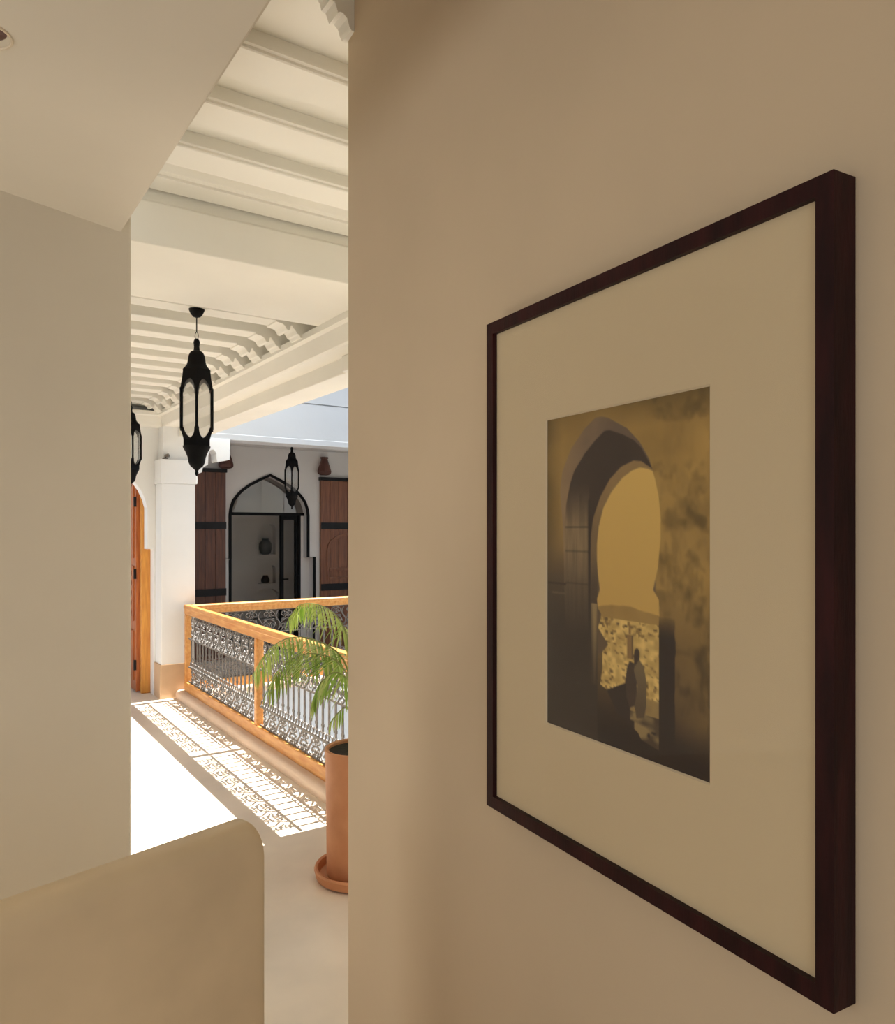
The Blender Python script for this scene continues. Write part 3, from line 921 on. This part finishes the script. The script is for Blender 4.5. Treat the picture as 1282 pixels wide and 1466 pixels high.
for zz in (1.62, .95):
    finish('hinge', B((4.075, 9.67, zz - .07), (4.11, 9.70, zz + .07)), M['black'], sd)
def pane(name, q, m='glass'):
    return finish(name, plate(bmesh.new(), [q], XZ, 9.712, 9.718), M[m], gd)
pane('glass_pane', [(3.175, 0.02), (3.845, .02), (3.845, 1.835), (3.175, 1.835)])
pane('glass_pane', [(3.885, 0.02), (4.055, .02), (4.055, 1.78), (3.885, 1.78)])
inset = [(FC + a_, z_) for a_, z_ in fa] + [(FC - a_, z_) for a_, z_ in reversed(fa[:-1])]
pane('fanlight_pane', [(p[0], max(p[1], 1.86)) for p in inset], 'fanglass')

atr = tag(finish('arch_trim', ribbon(bmesh.new(), [(FC - FH2 - .0, 0.0), (FC - FH2, 1.275), (FC - FH, 1.275)] + [(FC - a_, z_) for a_, z_ in fa] +
                                     [(FC + a_, z_) for a_, z_ in reversed(fa[:-1])] + [(FC + FH, 1.275), (FC + FH2, 1.275), (FC + FH2, 0.0)],
                                     .034, XZ, 9.525, 9.549), M['black']),
          'black iron band outlining the pointed opening across the courtyard', 'trim')

def shutter(x0, x1, label, mirror, wood, ztop):
    rt = tag(empty('wooden_shutter', ((x0 + x1) / 2, 9.52, 0.0)), label, 'shutter', 'tall wooden shutters across the courtyard')
    n = 6
    w = (x1 - x0) / n
    for i in range(n):
        finish('plank', B((x0 + i * w + .002, 9.49, 0.0), (x0 + (i + 1) * w - .002, 9.545, ztop - .03)), wood, rt, bevel=.004)
    finish('head_rail', B((x0 - .01, 9.475, ztop - .03), (x1 + .01, 9.548, ztop + .015)), M['strap'], rt)
    for zz in (1.70, .86):
        finish('iron_strap', B((x0, 9.475, zz - .045), (x1, 9.492, zz + .045)), M['strap'], rt)
    return rt
shutter(2.24, 3.035, 'dark red-brown wooden shutter left of the pointed glass door', 1, M['darkwood'], 2.40)
s2 = shutter(4.34, 5.14, 'brown wooden shutter with arched panel right of the glass door', -1, M['midwood'], 2.35)
pa = [(4.44, .98), (5.04, .98), (5.04, 1.36)] + [(4.74 + .30 * math.cos(t * math.pi / 10), 1.36 + .22 * math.sin(t * math.pi / 10)) for t in range(1, 10)] + [(4.44, 1.36)]
finish('arched_moulding', ribbon(bmesh.new(), pa, .035, XZ, 9.47, 9.492, closed=True), M['midwood'], s2)
finish('rail', B((4.46, 9.472, 1.08), (5.02, 9.492, 1.12)), M['midwood'], s2)

def sconce(x, z, label):
    r = tag(empty('wall_sconce', (x, 9.45, z)), label, 'sconce', 'terracotta wall sconces')
    c = (x, 9.45, z)
    finish('shade', lathe(bmesh.new(), [(.055, 0), (.088, .018), (.094, .05), (.075, .12), (.05, .19), (.042, .22)], c, 8, .39), M['sconce'], r)
    finish('rim', lathe(bmesh.new(), [(.042, .22), (.052, .225), (.052, .245), (.036, .245)], c, 8, .39), M['sconce'], r)
    finish('wall_bracket', B((x - .02, 9.48, z + .04), (x + .02, 9.55, z + .08)), M['strap'], r)
sconce(3.02, 2.418, 'brown terracotta sconce above the left dark shutter')
sconce(4.372, 2.39, 'brown terracotta sconce above the right brown shutter')

tag(finish('vase', lathe(bmesh.new(), [(.05, 0), (.085, .03), (.10, .10), (.092, .17), (.06, .21), (.045, .225), (.055, .25), (.04, .25)], (4.14, 11.06, 1.27), 16), M['pot_dark'], smooth=True),
    'black round vase in the tall upper wall niche', 'vase')
tag(finish('vase', lathe(bmesh.new(), [(.04, 0), (.062, .02), (.066, .06), (.045, .10), (.035, .11), (.04, .125), (.03, .125)], (4.14, 11.06, .83), 16), M['pot_dark'], smooth=True),
    'small black vase in the lower square wall niche', 'vase')

# ------------------------------------------------------------------ potted palm
PX, PY = 1.66, 3.215
sau = tag(finish('plant_saucer', lathe(bmesh.new(), [(.17, 0), (.195, .012), (.205, .05), (.20, .06), (.188, .056), (.18, .022), (.0005, .02)], (PX, PY, 0), 40), M['terracotta'], smooth=True),
          'round terracotta saucer on the gallery floor under the tall pot', 'saucer')
pot = tag(empty('plant_pot', (PX, PY, .021)), 'tall cylindrical terracotta pot beside the picture wall', 'plant pot')
finish('body', lathe(bmesh.new(), [(.142, .021), (.146, .03), (.152, .57), (.156, .585), (.156, .612), (.150, .617), (.138, .612), (.136, .55), (.0005, .54)], (PX, PY, 0), 44), M['terracotta'], pot, smooth=True)
finish('dark_inner_band', lathe(bmesh.new(), [(.137, .60), (.1345, .60), (.134, .542), (.1365, .542)], (PX, PY, 0), 40), M['soil'], pot, smooth=True)  # dark band around the inside of the rim
finish('soil', lathe(bmesh.new(), [(.136, .5405), (.09, .555), (.001, .562)], (PX, PY, 0), 24), M['soil'], pot, smooth=True)

palm = tag(empty('palm', (PX, PY, .555)), 'green arching palm growing in the tall terracotta pot', 'plant')
rng = random.Random(4)

def leaflet_mesh(name, m, L=.16, w=.0115):
    bm = bmesh.new()
    n = 5
    rows = []
    for i in range(n + 1):
        t = i / n
        ww = w * math.sin(math.pi * (.12 + .86 * t)) ** .8
        dz = -.28 * L * t * t
        rows.append([bm.verts.new((L * t, -ww / 2, dz)), bm.verts.new((L * t, 0, dz - ww * .22)), bm.verts.new((L * t, ww / 2, dz))])
    for a_, b_ in zip(rows, rows[1:]):
        bm.faces.new([a_[0], a_[1], b_[1], b_[0]])
        bm.faces.new([a_[1], a_[2], b_[2], b_[1]])
    me = bpy.data.meshes.new(name)
    bm.to_mesh(me)
    bm.free()
    me.materials.append(m)
    for f in me.polygons:
        f.use_smooth = True
    return me
LM = [leaflet_mesh('leaflet', M['leaf']), leaflet_mesh('pale_sunlit_leaflet', M['leaf2'])]

def frond(ctrl, nleaf, length, pale=0.2, start=.30, droop=.55):
    """ctrl: points of a Catmull-Rom spine from the crown to the tip"""
    P = [Vector(p) for p in ctrl]
    P = [P[0] * 2 - P[1]] + P + [P[-1] * 2 - P[-2]]
    spine = []
    for i in range(1, len(P) - 2):
        for s in range(8):
            t = s / 8
            a_, b_, c_, d_ = P[i - 1:i + 3]
            spine.append(.5 * ((2 * b_) + (c_ - a_) * t + (2 * a_ - 5 * b_ + 4 * c_ - d_) * t * t + (3 * b_ - a_ - 3 * c_ + d_) * t ** 3))
    spine.append(P[-2])
    n = len(spine)
    fr = finish('frond', tube(bmesh.new(), spine, [.006 - .0045 * i / n for i in range(n)], 5), M['stem'], palm, smooth=True)
    org = ORG[palm.name]
    for k in range(nleaf):
        f = start + (1 - start) * (k // 2 * 2 + .5) / nleaf
        i = min(int(f * (n - 1)), n - 2)
        p = spine[i].lerp(spine[i + 1], f * (n - 1) - i)
        d = (spine[i + 1] - spine[i]).normalized()
        side = d.cross(Vector((0, 0, 1)))
        if side.length < .05:
            side = Vector((1, 0, 0))
        side.normalize()
        sg = 1 if k % 2 else -1
        e_ = (side * sg * .9 + d * (.55 + .5 * f) + Vector((rng.uniform(-.2, .2), rng.uniform(-.2, .2), -droop * (.4 + rng.random() * .9)))).normalized()
        up = (Vector((0, 0, 1)) - e_ * e_.z).normalized()
        rt = up.cross(e_)
        s = length / .16 * (.55 + .45 * math.sin(math.pi * min(1, .25 + f * .75))) * rng.uniform(.85, 1.12)
        m_ = Matrix((e_, rt, up)).transposed().to_4x4()
        o = bpy.data.objects.new('leaflet', LM[1] if rng.random() < pale else LM[0])
        COL.objects.link(o)
        o.parent = fr
        o.matrix_local = Matrix.Translation(p - org) @ m_ @ Matrix.Diagonal((s, 1.15 * s ** .5, s, 1))
        ORG[o.name] = org.copy()
BASE = Vector((PX, PY, .555))
def fd(pts, *a_, **k_):
    frond([BASE + Vector((rng.uniform(-.03, .03), rng.uniform(-.03, .03), 0))] + pts, *a_, **k_)
fd([(1.656, 3.299, .965), (1.675, 3.358, 1.12), (1.711, 3.551, 1.202), (1.72, 3.787, 1.24), (1.695, 3.985, 1.225), (1.659, 4.07, 1.14)], 60, .175, .75, .36, 1.9)  # mostly the brighter leaflets, painting the sun on this frond
fd([(1.66, 3.284, .866), (1.634, 3.314, 1.016), (1.592, 3.439, 1.082), (1.533, 3.648, 1.097), (1.48, 3.853, 1.025), (1.429, 4.008, .857)], 64, .23, .4, .34, 1.0)
fd([(1.646, 3.257, .872), (1.602, 3.263, .993), (1.558, 3.365, 1.04), (1.50, 3.525, 1.023), (1.453, 3.666, .944), (1.418, 3.75, .827)], 52, .21, .3, .36, 1.1)
fd([(1.643, 3.235, .843), (1.585, 3.178, .953), (1.525, 3.194, .986), (1.471, 3.231, .931), (1.442, 3.251, .846)], 44, .16, .45, .34, 1.2)
fd([(1.643, 3.235, .743), (1.585, 3.178, .816), (1.535, 3.163, .806), (1.489, 3.17, .753)], 10, .10, .2, .6, .8)
fd([(1.69, 3.20, .85), (1.76, 3.17, 1.10), (1.86, 3.12, 1.20), (1.97, 3.06, 1.12)], 22, .14, .3, .4)
fd([(1.67, 3.17, .82), (1.68, 3.06, 1.04), (1.70, 2.92, 1.12), (1.72, 2.78, 1.04)], 22, .14, .3, .4)
fd([(1.70, 3.25, .80), (1.79, 3.36, 1.00), (1.88, 3.48, 1.04)], 18, .13, .3, .4)

# ------------------------------------------------------------------ recessed ceiling spot in the soffit
dl = tag(empty('ceiling_spotlight', (.075, 1.605, 2.55)), 'recessed ceiling spot cut off at the top left corner', 'ceiling light')
rg = bmesh.new()
ring = [(.075 + .040 * math.cos(t * math.pi / 14), 1.605 + .040 * math.sin(t * math.pi / 14), 2.549) for t in range(28)]
tube(rg, ring, .0028, 6, closed=True)
finish('trim_ring', rg, M['steel'], dl, smooth=True)
finish('lamp_disc', lathe(bmesh.new(), [(.0005, -.003), (.024, -.0025), (.028, 0)], (.078, 1.590, 2.5495), 20), M['brownlamp'], dl, smooth=True)
